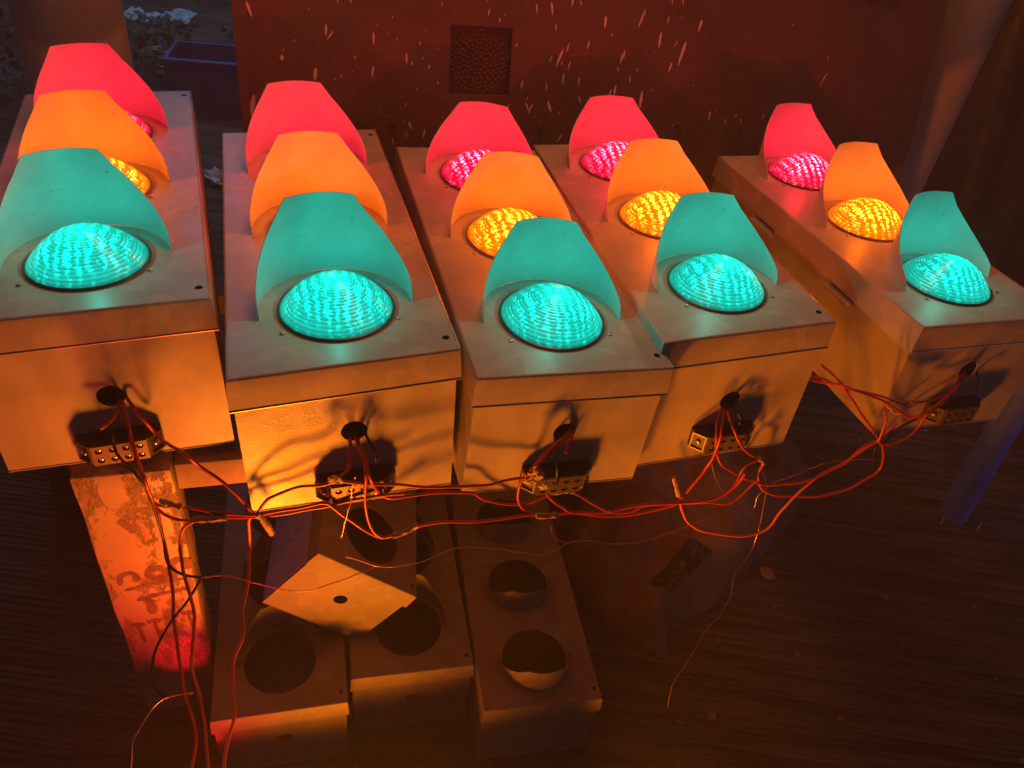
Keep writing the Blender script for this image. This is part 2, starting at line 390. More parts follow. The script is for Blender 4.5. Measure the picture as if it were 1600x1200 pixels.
# faded dark marks brushed on the leg
M_stain = simple('dark_stain', (.20, .10, .06), .6, var=.4, vscale=30)
bm = bmesh.new()
def stroke(pts, w):
    P = catmull([Vector((p[0], -.0186, p[1])) for p in pts], 5)
    vs = []
    for i, p in enumerate(P):
        t_ = (P[min(i+1, len(P)-1)]-P[max(i-1, 0)]).normalized(); nn = Vector((-t_.z, 0, t_.x))
        ww = w*(.7+.6*random.random())*(.4 if i in (0, len(P)-1) else 1)
        vs.append((bm.verts.new(p+nn*ww), bm.verts.new(p-nn*ww)))
    for a_, b_ in zip(vs, vs[1:]): bm.faces.new((a_[0], a_[1], b_[1], b_[0]))
stroke([(-.140, -.600), (-.132, -.572), (-.112, -.568), (-.104, -.592)], .006)
stroke([(-.085, -.588), (-.082, -.566), (-.060, -.563), (-.052, -.580), (-.066, -.596), (-.085, -.588)], .0075)
stroke([(-.040, -.600), (-.040, -.560), (-.026, -.542), (-.010, -.552), (-.012, -.575)], .0085)
stroke([(-.135, -.618), (-.10, -.612), (-.06, -.606), (-.02, -.604)], .004)
stroke([(-.118, -.655), (-.085, -.645), (-.05, -.640), (-.02, -.634)], .006)
stroke([(-.098, -.652), (-.094, -.675), (-.096, -.705)], .0085)
for x, z in ((-.130, -.738), (-.098, -.732), (-.062, -.726), (-.030, -.720)):
    stroke([(x-.014, z), (x, z+.003), (x+.014, z)], .006)
    q_ = .05+.05*random.random(); stroke([(x, z), (x+.002, z-q_*.5), (x+.005, z-q_)], .0042)
stroke([(-.11, -.415), (-.097, -.43), (-.088, -.452)], .007)
obj('stencil_marks', bm, M_stain, bench, smooth=False)

# grit on the ground
bm = bmesh.new()
for i in range(700):
    x, y = random.uniform(-1.6, 2.6), random.uniform(.5, 3.6); s_ = .0025+.006*random.random()**3
    g = bmesh.ops.create_icosphere(bm, subdivisions=1, radius=s_)
    for v in g['verts']: v.co = Vector((x+v.co.x*random.uniform(.8, 1.6), y+v.co.y, ZG+s_*.3+v.co.z*.6))
gg = obj('gravel', bm, simple('grit', (.20, .15, .11), .8, var=.5, vscale=5), None, smooth=False); tag(gg, kind='stuff')
# ------------------------------------------------------------------ signal heads
W = .36; LR = .1
M_edge = simple('edge_highlight_metal', (.62, .50, .38), .35, .6)  # pale metal for the highlight line added along cover edges
HT = .05927; HH = .29706
VPROF = [(0, .1415), (26, .1405), (36, .114), (46, .0945), (56, .076), (66, .059), (76, .043), (84, .032), (90, .022), (94, .001)]
def vh(a):
    a = abs(a)
    for (a0, h0), (a1, h1) in zip(VPROF, VPROF[1:]):
        if a <= a1: return h0+(h1-h0)*(a-a0)/(a1-a0)
    return 0
def visor_bm(rot=0, hs=1.0, r=.127, back=1, squash=1):
    bm = bmesh.new(); n = 94; rows = 8; g = []
    for i in range(n+1):
        a = -94+188*i/n; h = vh(a)*hs; colv = []
        for j in range(rows+1):
            f = j/rows; z = .0008+h*f; aa = R(a+rot); rr = r*(1+.012*math.sin(a*.06+hs*9)*f)
            colv.append(bm.verts.new((rr*math.sin(aa), back*rr*math.cos(aa), z)))
        g.append(colv)
    for i in range(n):
        for j in range(rows): bm.faces.new((g[i][j], g[i+1][j], g[i+1][j+1], g[i][j+1]))
    th = {}
    for c_ in g:
        for v in c_:
            d = Vector((v.co.x, v.co.y, 0)).normalized(); th[v] = bm.verts.new(v.co+d*.0014)
    for i in range(n):
        for j in range(rows): bm.faces.new((th[g[i][j]], th[g[i][j+1]], th[g[i+1][j+1]], th[g[i+1][j]]))
    for i in range(n): 
        for j in (0, rows): bm.faces.new((g[i][j], g[i+1][j], th[g[i+1][j]], th[g[i][j]]))
    for i in (0, n):
        for j in range(rows): bm.faces.new((g[i][j], g[i][j+1], th[g[i][j+1]], th[g[i][j]]))
    return bm
def dome_bm():
    bm = bmesh.new(); prof = []
    N = 90
    for i in range(N+1):
        f = 1-i/N; r = .0922*f
        z = .004+.054*(1-f**2.15)
        z += .00045*math.sin(r*2*math.pi/.0046)*(1 if f > .08 else 0)
        if r < .0075: z += .0022*(1 if r > .004 else .4)
        prof.append((r, z))
    lathe(bm, [(.0922, -.006)]+prof, 96); return bm
def rim_bm():
    bm = bmesh.new(); lathe(bm, [(.0924, .0006), (.0965, .0006), (.0972, .002), (.0965, .0036), (.0938, .0045), (.0924, .0039), (.0924, .0006)], 96); return bm
def screw_bm(r=.0042, h=.0028):
    bm = bmesh.new(); lathe(bm, [(0, 0), (r, 0), (r, h*.35), (r*.8, h*.8), (r*.35, h), (r*.3, h*.7), (0, h*.6)], 14)
    return bm
dome_me = None
def signal(name, label, group, mat, ex, L, lit=True, bodymat=None, scale=1.0, rots=(0, 0, 0), hss=(1, 1, 1), flip_visor=False, parts=True, visors=(1, 1, 1), holes_n=3, hinge=False, zh=-.150, tbz=0):
    exL, exH, wf, sf, sb = ex; wf = 1+wf; H = HH*(1+exH)
    root = empty(name, mat @ Matrix.Scale(scale, 4) if scale != 1 else mat)
    tag(root, label, 'traffic light', group)
    def D(v):
        x, y, z = v; k = max(0, 1-y/L)
        return Vector((x*wf, y+sf*x*k, z+sb*x*k*min(1, max(0, -z-HT)/(H-HT))))
    ys = [.155+.28*i for i in range(3)]
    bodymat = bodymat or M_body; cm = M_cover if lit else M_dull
    # cover: plate with lens openings, folded edge and flange
    bm = bmesh.new(); hw = W/2; e = .0045
    holes = [circ(0, y, .0915 if lit else .10, 64) for y in ys[:holes_n]]
    for x, y in ((.163, .036), (.163, L-.036)): holes.append(circ(x, y, .0062, 20))
    def f_top(a, b, d): return D((a, b, -d))
    plate(bm, [(-hw+e, e), (0, e), (hw-e, e), (hw-e, L/3), (hw-e, L*2/3), (hw-e, L-e), (-hw+e, L-e), (-hw+e, L*2/3), (-hw+e, L/3)], holes, f_top, .0016)
    rings = []
    for inset, z in [(e, 0), (e*.62, -e*.08), (e*.29, -e*.29), (e*.08, -e*.62), (0, -e), (-.0015, -HT*.5), (-.003, -HT), (-.0012, -HT), (.0012, -e), (.003, -.0018)]:
        loop = []
        q = [(-hw, 0), (hw, 0), (hw, L), (-hw, L)]
        cs = [(1, 1), (-1, 1), (-1, -1), (1, -1)]
        for k in range(4):
            (xa, ya), (sx, sy) = q[k], cs[k]; (xb, yb), (tx, ty) = q[(k+1) % 4], cs[(k+1) % 4]
            A = Vector((xa+sx*inset, ya+sy*inset, z)); Bv = Vector((xb+tx*inset, yb+ty*inset, z))
            for s in range(6):
                p = A.lerp(Bv, s/6)
                if z <= -HT*.9: p.z += .0012*noise.noise(p*20+mat.translation*5)
                loop.append(bm.verts.new(D(p)))
        rings.append(loop)
    for a_, b_ in zip(rings, rings[1:]):
        for k in range(24): bm.faces.new((a_[k], a_[(k+1) % 24], b_[(k+1) % 24], b_[k]))
    cover = obj('cover', bm, cm, root, ang=35)
    # bare metal lip, added to draw a bright highlight line along the flange
    bm = bmesh.new(); tube(bm, [D(Vector((-hw-.0025+(2*hw+.005)*k/24, -.0034, -HT+.0004))) for k in range(25)], .0011, 6); tube(bm, [D(Vector((hw-.0002, .003+(L-.006)*k/24, -.0006))) for k in range(25)], .0007, 6)
    if lit: obj('edge_highlight_lip', bm, M_edge, cover)
    # body: sheet box with a wiring hole in its end
    bm = bmesh.new(); ib = .004; th = .002; xa, xb = -hw+ib, hw-ib; ya, yb = ib, L-ib; zt = -.004
    def f_front(a, b, d): return D((a, ya+d, b))
    def wob(p):
        v = D(p); nz = noise.noise(v*8+mat.translation*3)*.0018
        return v+Vector((0, nz if p[1] < .1 else 0, 0))
    plate(bm, [(xa, zt), (xb, zt), (xb, -H*.5), (xb, -H), (0, -H), (xa, -H), (xa, -H*.5)], [circ(0.003, zh, .0215, 28)], f_front, th)
    for (p, q_) in (((xa, ya+th), (xa, yb)), ((xb, ya+th), (xb, yb)), ((xa, yb), (xb, yb))):
        for dd in (0, 1):
            s = dd*th; ox = (s if p[0] == xa and q_[0] == xa else -s if p[0] == xb and q_[0] == xb else 0); oy = -s if p[1] == q_[1] == yb else 0
            n = 8; va = []
            for k in range(n+1):
                x = p[0]+(q_[0]-p[0])*k/n+ox; y = p[1]+(q_[1]-p[1])*k/n+oy
                va.append((bm.verts.new(D((x, y, zt))), bm.verts.new(D((x, y, -H)))))
            for k in range(n): bm.faces.new((va[k][0], va[k+1][0], va[k+1][1], va[k][1]))
    vs = [bm.verts.new(D(p)) for p in ((xa+th, ya+th, -H+.001), (xb-th, ya+th, -H+.001), (xb-th, yb-th, -H+.001), (xa+th, yb-th, -H+.001))]; bm.faces.new(vs)
    # welded lip along the lower edge
    tube(bm, [D(Vector((xa+(xb-xa)*k/30, ya+.0004, -H+.0012+.0009*noise.noise(Vector((k*.7, mat.translation.x*9, 3)))))) for k in range(31)], .0018, 6)
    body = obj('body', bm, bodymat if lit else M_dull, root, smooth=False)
    if hinge:
        for y in (.235, .57):
            bm = bmesh.new(); cyl(bm, (-hw-.009, y-.045, -.073), (0, 1, 0), .006, .09, 14); cyl(bm, (-hw-.009, y-.052, -.073), (0, 1, 0), .0028, .11, 10)
            box(bm, -hw-.006, -hw+.002, y-.04, y+.04, -.079, -.0655); obj('hinge', bm, M_cover, root)
    cols = (M_green, M_amber, M_redl); nm = ('green', 'amber', 'red')
    for k, y in enumerate(ys):
        if lit:
            le = obj('lens', dome_bm(), cols[k], root, ang=80); le.location = (0, y, 0); le['label'] = 'lit %s lens' % nm[k]
            le.rotation_euler = (0, 0, R(rots[k]*.4))
            cb = bmesh.new(); lathe(cb, [(0, -.05), (.07, -.05), (.0935, -.0075), (.0935, -.0065), (0, -.0065)], 48); obj('light_stop', cb, M_black, le)  # unseen black cup added to keep the dome's glow out of the box
            # the lamp's own light, shining out of the crown of the lens
            pl_ = bpy.data.lights.new('signal_lamp', 'POINT'); pl_.color = ((.0, 1, .72), (1, .115, .0), (1, .0, .03))[k]; pl_.energy = (.23, .68, .60)[k]; pl_.shadow_soft_size = 0
            po = bpy.data.objects.new('signal_lamp', pl_); C.objects.link(po); po.parent = le; po.location = (0, -.006, .088)
            ri = obj('rim', rim_bm(), M_rim[k], le)
            for x, dy in ((-.093, -.057), (.093, -.052)):
                sc = obj('screw', screw_bm(), M_screw, cover); sc.location = D((x+random.uniform(-.003, .003), y+dy+random.uniform(-.004, .004), .0002))
        if k < holes_n and visors[k]:
            vi = obj('visor', visor_bm(rots[k], hss[k], back=-1 if flip_visor else 1, r=.127 if lit else .112), M_visor if lit else M_dull, root, ang=60)
            vi.location = (0, y, 0)
            if flip_visor:
                vi.rotation_euler = (R(0), 0, 0)
    if lit:
        # terminal block on the end face
        tb_bm = bmesh.new(); z0, z1 = -.240, -.284
        pl = [(-.066, 0), (-.066, -.012), (-.045, -.034), (.045, -.034), (.066, -.012), (.066, 0)]
        def ring(z): return [tb_bm.verts.new((x, y, z)) for x, y in pl]
        a_, b_ = ring(z0), ring(z1); n = len(pl)
        for k in range(n): tb_bm.faces.new((a_[k], a_[(k+1) % n], b_[(k+1) % n], b_[k]))
        tb_bm.faces.new(a_); tb_bm.faces.new(b_[::-1])
        bmesh.ops.bevel(tb_bm, geom=list(tb_bm.edges), offset=.0012, segments=2, affect='EDGES')
        tb = obj('terminal_block', tb_bm, M_plastic, root); tb.location = (.0, ib-.0015+ex[3]*0, tbz); tb.rotation_euler = (0, 0, 0)
        z_shift = {0: 0}
        fp = bmesh.new()
        holes8 = [circ(-.0315+.021*c_, -.252-.020*r_, .0058, 16) for c_ in range(4) for r_ in range(2)]
        plate(fp, [(-.0435, -.2415), (.0435, -.2415), (.0435, -.2825), (-.0435, -.2825)], holes8, lambda a, b, d: Vector((a, -.0388+d, b)), .0046)
        obj('face_plate', fp, M_brass, tb, smooth=False)
        for c_ in range(4):
            for r_ in range(2):
                s = screw_bm(.0050, .0024); o = obj('screw', s, M_screw, tb); o.location = (-.0315+.021*c_, -.0342, -.252-.020*r_)
                o.rotation_euler = (R(90), R(random.uniform(0, 90)), 0)
            h_ = bmesh.new(); cyl(h_, (-.0315+.021*c_, -.017, z0+.0003), (0, 0, 1), .0062, .0008, 16); obj('wire_port', h_, M_black, tb)
        for sx in (-1, 1):
            fr = bmesh.new(); d = Vector((sx*.7, -.72, 0)).normalized(); c0 = Vector((sx*.0560, -.0232, (z0+z1)/2)); side = Vector((-d.y, d.x, 0))
            for (ua, ub, va_, vb) in ((-.013, .013, .0165, .0195), (-.013, .013, -.0195, -.0165), (-.0145, -.012, -.0195, .0195), (.012, .0145, -.0195, .0195)):
                cs_ = [c0+side*u_+Vector((0, 0, v_))+d*dd for dd in (.0002, .0028) for u_ in (ua, ub) for v_ in (va_, vb)]
                V = [fr.verts.new(c_) for c_ in cs_]
                for idx in ((0, 1, 3, 2), (4, 5, 7, 6), (0, 1, 5, 4), (2, 3, 7, 6), (0, 2, 6, 4), (1, 3, 7, 5)): fr.faces.new([V[i_] for i_ in idx])
            obj('ear_frame', fr, M_brass, tb, smooth=False)
            o = obj('screw', screw_bm(.0055, .003), M_screw, tb); o.location = c0+d*.0004
            o.rotation_euler = d.to_track_quat('Z', 'Y').to_euler()
    return root
def frame(X, Y, yaw, Z, tp, tr):
    # tilt about x, then about y, then yaw
    return Matrix.Translation((X, Y, Z)) @ Matrix.Rotation(yaw, 4, 'Z') @ Matrix.Rotation(tr, 4, 'Y') @ Matrix.Rotation(tp, 4, 'X')
GRP = 'lit traffic signals lying on the bench'
BX = [((-.6589, .9323, .4306, .0299, -.0157, -.0271), (.0346, .033, .021, .0052, -.0374), .985, M_body, (-9, -9, -11), (1, 1.02, 1.08), 'lit three lamp signal at the left end of the bench, above the peeling leg'),
      ((-.2518, .9302, .3768, .007, -.0018, -.0323), (.0117, .018, -.0076, .0514, -.0651), .925, M_galv, (-4, -1, -4), (1.05, 1.0, 1.02), 'lit signal with a sparkling silver end face, second from the left on the bench'),
      ((.1072, 1.0356, .3572, -.0233, .0263, .0157), (-.0005, -.0582, -.0291, -.0092, -.0143), .87, M_body, (2, 6, 9), (.93, .92, .885), 'lit signal in the middle of the bench, the nearest green lamp, overlapping its right neighbour'),
      ((.4171, 1.2017, .3386, .0032, -.0045, -.0302), (-.0339, .0452, .0029, .0646, -.0268), .86, M_body, (0, 1, 1), (.96, .935, .92), 'lit signal behind the middle one, second from the right on the bench'),
      ((.9544, 1.4103, .3704, -.0169, -.0167, -.0142), (-.0146, -.047, .0044, -.014, -.0343), .86, M_body, (-7, -3, -6), (1.09, 1.09, 1.08), 'lit signal at the right end of the bench, its hinged left side glowing orange')]
for i, (fr, ex, L, bmats, rots, hss, lab) in enumerate(BX):
    signal('traffic_signal', lab, GRP, frame(*fr), ex, L, True, bmats, rots=rots, hss=hss, hinge=(i == 4), zh=(-.170, -.143, -.140, -.166, -.127)[i], tbz=(0, .012, .026, .018, .04)[i])
# unlit housings on the ground
G2 = 'empty traffic signal housings under the bench'
Z0 = (0, 0, 0, 0, 0)
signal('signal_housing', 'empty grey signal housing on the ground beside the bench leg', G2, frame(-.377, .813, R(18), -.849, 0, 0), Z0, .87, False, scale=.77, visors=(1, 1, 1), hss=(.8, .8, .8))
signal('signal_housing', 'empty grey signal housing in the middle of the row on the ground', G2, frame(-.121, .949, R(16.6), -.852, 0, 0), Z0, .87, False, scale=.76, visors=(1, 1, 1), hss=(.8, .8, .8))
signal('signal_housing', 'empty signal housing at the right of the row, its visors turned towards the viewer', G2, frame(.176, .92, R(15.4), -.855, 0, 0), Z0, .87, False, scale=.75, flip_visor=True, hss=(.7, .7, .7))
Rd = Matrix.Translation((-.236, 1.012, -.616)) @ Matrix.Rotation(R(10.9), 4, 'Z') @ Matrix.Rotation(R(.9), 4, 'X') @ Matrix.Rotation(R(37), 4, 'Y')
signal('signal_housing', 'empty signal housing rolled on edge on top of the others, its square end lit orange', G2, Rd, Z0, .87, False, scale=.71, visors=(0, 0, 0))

# mounting tabs of the right housing belong to it: two lugs at its foot
for r_ in [o for o in C.objects if o.name.startswith('signal_housing')]:
    if 'visors turned' in r_['label']:
        for x in (-.06, .10):
            bm = bmesh.new(); plate(bm, [(x-.022, -HH-.028), (x+.022, -HH-.028), (x+.022, -HH+.03), (x-.022, -HH+.03)], [circ(x, -HH-.006, .008, 16)], lambda a, b, d: Vector((a, -.004+d, b)), .003)
            o = obj('mounting_lug', bm, M_dull, r_, smooth=False); o.rotation_euler = (0, 0, 0)
WIRES=[
('red',[(-0.648,0.967,-0.162),(-0.627,0.940,-0.143),(-0.597,0.924,-0.169),(-0.575,0.923,-0.207),(-0.490,0.836,-0.141),(-0.467,0.838,-0.169),(-0.438,0.840,-0.197),(-0.415,0.841,-0.224),(-0.400,0.844,-0.256),(-0.391,0.847,-0.273)]),
('red',[(-0.653,0.965,-0.164),(-0.634,0.936,-0.149),(-0.617,0.910,-0.160),(-0.607,0.892,-0.192),(-0.609,0.895,-0.248),(-0.556,0.825,-0.222),(-0.547,0.826,-0.266),(-0.526,0.827,-0.288),(-0.495,0.829,-0.292),(-0.461,0.832,-0.284),(-0.435,0.834,-0.277),(-0.391,0.841,-0.272),(-0.349,0.855,-0.272),(-0.290,0.874,-0.264),(-0.229,0.894,-0.251),(-0.188,0.907,-0.247),(-0.155,0.918,-0.245)]),
('red',[(-0.657,0.963,-0.166),(-0.636,0.936,-0.148),(-0.613,0.906,-0.163),(-0.603,0.890,-0.204),(-0.553,0.819,-0.183),(-0.548,0.820,-0.234),(-0.541,0.820,-0.254),(-0.502,0.823,-0.256),(-0.474,0.825,-0.255),(-0.441,0.828,-0.260),(-0.393,0.835,-0.262),(-0.361,0.845,-0.259),(-0.327,0.856,-0.256),(-0.283,0.870,-0.247),(-0.268,0.875,-0.260),(-0.252,0.881,-0.283),(-0.219,0.891,-0.323),(-0.194,0.900,-0.349),(-0.172,0.907,-0.349),(-0.129,0.920,-0.328),(-0.077,0.937,-0.323),(-0.018,0.965,-0.342),(0.037,0.994,-0.349),(0.085,1.018,-0.358),(0.121,1.037,-0.370),(0.162,1.057,-0.379),(0.233,1.094,-0.403),(0.274,1.113,-0.397),(0.316,1.128,-0.393),(0.373,1.149,-0.404),(0.431,1.170,-0.410),(0.468,1.184,-0.393),(0.492,1.193,-0.368),(0.496,1.195,-0.327),(0.507,1.199,-0.308),(0.527,1.206,-0.300)]),
('red',[(-0.661,0.961,-0.160),(-0.637,0.932,-0.149),(-0.634,0.913,-0.153),(-0.641,0.898,-0.163),(-0.651,0.888,-0.170)]),
('orange',[(-0.481,0.813,-0.273),(-0.499,0.811,-0.291),(-0.510,0.809,-0.334),(-0.501,0.789,-0.346),(-0.492,0.771,-0.356),(-0.469,0.738,-0.373),(-0.455,0.716,-0.384),(-0.449,0.696,-0.393),(-0.441,0.667,-0.406),(-0.432,0.642,-0.415),(-0.408,0.608,-0.425),(-0.396,0.588,-0.436),(-0.386,0.569,-0.445),(-0.363,0.519,-0.464),(-0.351,0.494,-0.471)]),
('orange',[(-0.393,0.847,-0.277),(-0.402,0.844,-0.289),(-0.406,0.842,-0.349),(-0.400,0.818,-0.367),(-0.395,0.794,-0.385),(-0.393,0.755,-0.410),(-0.385,0.733,-0.427),(-0.382,0.716,-0.437),(-0.386,0.687,-0.450),(-0.378,0.654,-0.470),(-0.367,0.630,-0.485),(-0.362,0.612,-0.494),(-0.362,0.581,-0.505),(-0.355,0.544,-0.518),(-0.348,0.519,-0.526)]),
('red',[(-0.547,0.826,-0.279),(-0.543,0.817,-0.366),(-0.515,0.768,-0.395),(-0.494,0.718,-0.422),(-0.470,0.673,-0.443),(-0.444,0.624,-0.462),(-0.414,0.586,-0.471),(-0.401,0.559,-0.481),(-0.397,0.543,-0.486),(-0.392,0.517,-0.493),(-0.386,0.492,-0.498)]),
('red',[(-0.258,0.960,-0.166),(-0.251,0.927,-0.145),(-0.245,0.911,-0.153),(-0.243,0.896,-0.167),(-0.244,0.879,-0.173),(-0.253,0.867,-0.178),(-0.262,0.877,-0.198),(-0.286,0.870,-0.207),(-0.324,0.857,-0.205),(-0.360,0.846,-0.225),(-0.374,0.841,-0.242),(-0.383,0.838,-0.259)]),
('red',[(-0.254,0.864,-0.180),(-0.224,0.874,-0.191),(-0.186,0.897,-0.209),(-0.129,0.915,-0.220),(-0.069,0.934,-0.228),(-0.018,0.959,-0.237),(0.014,0.976,-0.236),(0.042,0.990,-0.238)]),
('red',[(-0.251,0.963,-0.164),(-0.241,0.931,-0.146),(-0.225,0.908,-0.167),(-0.212,0.881,-0.173),(-0.214,0.881,-0.234),(-0.211,0.882,-0.274),(-0.205,0.884,-0.303),(-0.196,0.887,-0.325),(-0.183,0.891,-0.337)]),
('red',[(-0.244,0.965,-0.165),(-0.238,0.931,-0.150),(-0.219,0.900,-0.160),(-0.206,0.881,-0.184),(-0.195,0.911,-0.249),(-0.176,0.917,-0.261),(-0.147,0.927,-0.260),(-0.096,0.943,-0.258),(-0.043,0.965,-0.269),(-0.019,0.977,-0.294),(0.024,0.999,-0.322),(0.062,1.018,-0.331),(0.092,1.034,-0.323),(0.114,1.045,-0.312)]),
('black',[(-0.234,0.969,-0.162),(-0.225,0.937,-0.142),(-0.211,0.919,-0.148),(-0.206,0.916,-0.164),(-0.205,0.918,-0.178)]),
('red',[(0.124,1.078,-0.179),(0.117,1.040,-0.156),(0.094,1.002,-0.154),(0.075,0.979,-0.167),(0.059,0.958,-0.177),(0.052,1.001,-0.245)]),
('red',[(0.119,1.076,-0.179),(0.111,1.037,-0.155),(0.088,1.000,-0.159),(0.069,0.977,-0.172),(0.054,0.956,-0.184)]),
('red',[(0.124,1.078,-0.186),(0.119,1.041,-0.165),(0.115,1.021,-0.175),(0.112,1.010,-0.182)]),
('black',[(0.088,1.065,-0.178),(0.089,1.029,-0.167),(0.095,1.003,-0.174),(0.099,0.979,-0.189),(0.104,0.987,-0.231),(0.110,1.043,-0.308)]),
('red',[(0.046,1.004,-0.251),(0.042,1.002,-0.273),(0.042,1.002,-0.300),(0.048,1.005,-0.323),(0.059,1.011,-0.343),(0.076,1.019,-0.360),(0.093,1.028,-0.369)]),
('red',[(0.049,1.000,-0.240),(0.067,1.009,-0.268),(0.092,1.022,-0.300),(0.113,1.032,-0.331),(0.134,1.043,-0.356),(0.153,1.053,-0.376),(0.204,1.079,-0.401),(0.269,1.111,-0.424),(0.314,1.127,-0.420),(0.354,1.142,-0.414),(0.378,1.151,-0.401),(0.398,1.158,-0.350),(0.414,1.164,-0.294),(0.412,1.146,-0.238),(0.409,1.145,-0.201),(0.410,1.166,-0.178),(0.417,1.197,-0.176),(0.428,1.236,-0.193)]),
('red',[(0.046,0.992,-0.229),(0.059,0.999,-0.259),(0.082,1.011,-0.287),(0.102,1.021,-0.290),(0.146,1.043,-0.311),(0.182,1.062,-0.347),(0.213,1.077,-0.378),(0.240,1.091,-0.399),(0.277,1.108,-0.407),(0.301,1.117,-0.394),(0.335,1.129,-0.394),(0.380,1.146,-0.398),(0.413,1.158,-0.402),(0.453,1.173,-0.411),(0.492,1.187,-0.420),(0.517,1.196,-0.395),(0.531,1.202,-0.368),(0.536,1.203,-0.359)]),
('red',[(0.230,1.080,-0.387),(0.251,1.091,-0.388),(0.292,1.107,-0.382),(0.347,1.127,-0.388),(0.403,1.148,-0.394),(0.445,1.164,-0.394),(0.472,1.174,-0.383),(0.492,1.181,-0.356),(0.498,1.183,-0.324)]),
('red',[(0.419,1.233,-0.192),(0.409,1.195,-0.175),(0.400,1.163,-0.186),(0.404,1.143,-0.217),(0.431,1.183,-0.287),(0.449,1.189,-0.315),(0.472,1.198,-0.335),(0.516,1.214,-0.367),(0.546,1.225,-0.381)]),
('red',[(0.433,1.238,-0.197),(0.422,1.199,-0.179),(0.430,1.179,-0.190),(0.440,1.166,-0.204),(0.461,1.163,-0.234),(0.501,1.202,-0.287),(0.530,1.213,-0.306),(0.540,1.217,-0.319),(0.540,1.217,-0.338),(0.544,1.218,-0.361),(0.558,1.224,-0.391),(0.579,1.231,-0.412),(0.607,1.241,-0.427),(0.654,1.259,-0.439),(0.720,1.283,-0.449),(0.781,1.306,-0.440),(0.816,1.317,-0.412),(0.836,1.324,-0.393),(0.839,1.324,-0.365),(0.822,1.319,-0.320),(0.802,1.313,-0.292),(0.775,1.303,-0.263),(0.715,1.281,-0.200),(0.670,1.265,-0.152),(0.620,1.246,-0.102),(0.662,1.420,-0.190)]),
('orange',[(0.376,1.150,-0.381),(0.387,1.154,-0.414),(0.400,1.159,-0.442),(0.419,1.166,-0.474),(0.465,1.183,-0.511),(0.534,1.208,-0.540),(0.592,1.230,-0.550),(0.623,1.241,-0.529),(0.637,1.247,-0.480),(0.654,1.253,-0.425),(0.689,1.266,-0.374),(0.736,1.283,-0.338),(0.769,1.295,-0.301),(0.787,1.302,-0.281),(0.803,1.307,-0.249),(0.815,1.311,-0.236)]),
('red',[(0.536,1.203,-0.361),(0.563,1.213,-0.375),(0.607,1.229,-0.379),(0.654,1.247,-0.380),(0.700,1.264,-0.358),(0.733,1.276,-0.336),(0.753,1.283,-0.293),(0.778,1.293,-0.278)]),
('red',[(0.977,1.449,-0.162),(0.942,1.399,-0.145),(0.921,1.363,-0.157),(0.893,1.330,-0.179),(0.850,1.302,-0.194),(0.827,1.303,-0.208),(0.794,1.292,-0.190),(0.765,1.282,-0.171),(0.740,1.273,-0.155),(0.690,1.254,-0.133),(0.622,1.229,-0.103),(0.637,1.360,-0.194),(0.633,1.420,-0.227)]),
('red',[(0.978,1.449,-0.164),(0.942,1.399,-0.148),(0.923,1.374,-0.164),(0.903,1.355,-0.176),(0.869,1.342,-0.189),(0.830,1.327,-0.189)]),
('red',[(0.819,1.318,-0.184),(0.786,1.308,-0.178),(0.748,1.294,-0.161),(0.705,1.278,-0.146),(0.647,1.256,-0.127),(0.655,1.360,-0.187),(0.642,1.420,-0.222)]),
('red',[(0.983,1.451,-0.166),(0.950,1.402,-0.153),(0.912,1.348,-0.159),(0.872,1.317,-0.179),(0.868,1.320,-0.202),(0.872,1.328,-0.236),(0.865,1.326,-0.269),(0.841,1.319,-0.291),(0.813,1.310,-0.297),(0.792,1.304,-0.286)]),
('red',[(0.788,1.296,-0.279),(0.784,1.295,-0.246),(0.776,1.292,-0.214),(0.759,1.286,-0.186)]),
('black',[(0.998,1.457,-0.165),(0.979,1.413,-0.147),(0.978,1.395,-0.153),(0.975,1.383,-0.165),(0.973,1.382,-0.175)]),
('black',[(0.896,1.352,-0.212),(0.862,1.338,-0.237),(0.834,1.329,-0.259),(0.820,1.325,-0.295),(0.804,1.320,-0.317),(0.814,1.323,-0.353),(0.834,1.329,-0.386)]),
('black',[(0.437,1.239,-0.187),(0.428,1.200,-0.169),(0.436,1.181,-0.168),(0.446,1.179,-0.182),(0.448,1.182,-0.196)]),
('black',[(-0.642,0.904,-0.160),(-0.635,0.890,-0.182),(-0.633,0.885,-0.218),(-0.566,0.818,-0.179),(-0.551,0.819,-0.230),(-0.547,0.820,-0.278),(-0.546,0.820,-0.349),(-0.530,0.794,-0.368),(-0.502,0.781,-0.374),(-0.466,0.778,-0.372)]),
('copper',[(-0.463,0.772,-0.364),(-0.431,0.778,-0.357),(-0.394,0.778,-0.360),(-0.345,0.783,-0.377),(-0.301,0.792,-0.388),(-0.259,0.816,-0.389),(-0.217,0.844,-0.387),(-0.190,0.863,-0.384)]),
('copper',[(-0.241,0.854,-0.358),(-0.220,0.857,-0.365),(-0.188,0.858,-0.377),(-0.153,0.869,-0.383),(-0.111,0.890,-0.385),(-0.070,0.918,-0.380),(-0.036,0.940,-0.388),(0.028,0.969,-0.416),(0.106,1.002,-0.453),(0.139,1.026,-0.459),(0.159,1.044,-0.458),(0.201,1.066,-0.464),(0.267,1.098,-0.498),(0.328,1.120,-0.500),(0.362,1.133,-0.491),(0.413,1.152,-0.472),(0.474,1.175,-0.447)]),
('copper',[(0.117,1.046,-0.414),(0.129,1.053,-0.452),(0.163,1.070,-0.488)]),
('black',[(-0.470,0.784,-0.381),(-0.483,0.750,-0.402),(-0.503,0.710,-0.427),(-0.511,0.677,-0.445),(-0.507,0.654,-0.456),(-0.490,0.628,-0.465),(-0.467,0.616,-0.468)]),
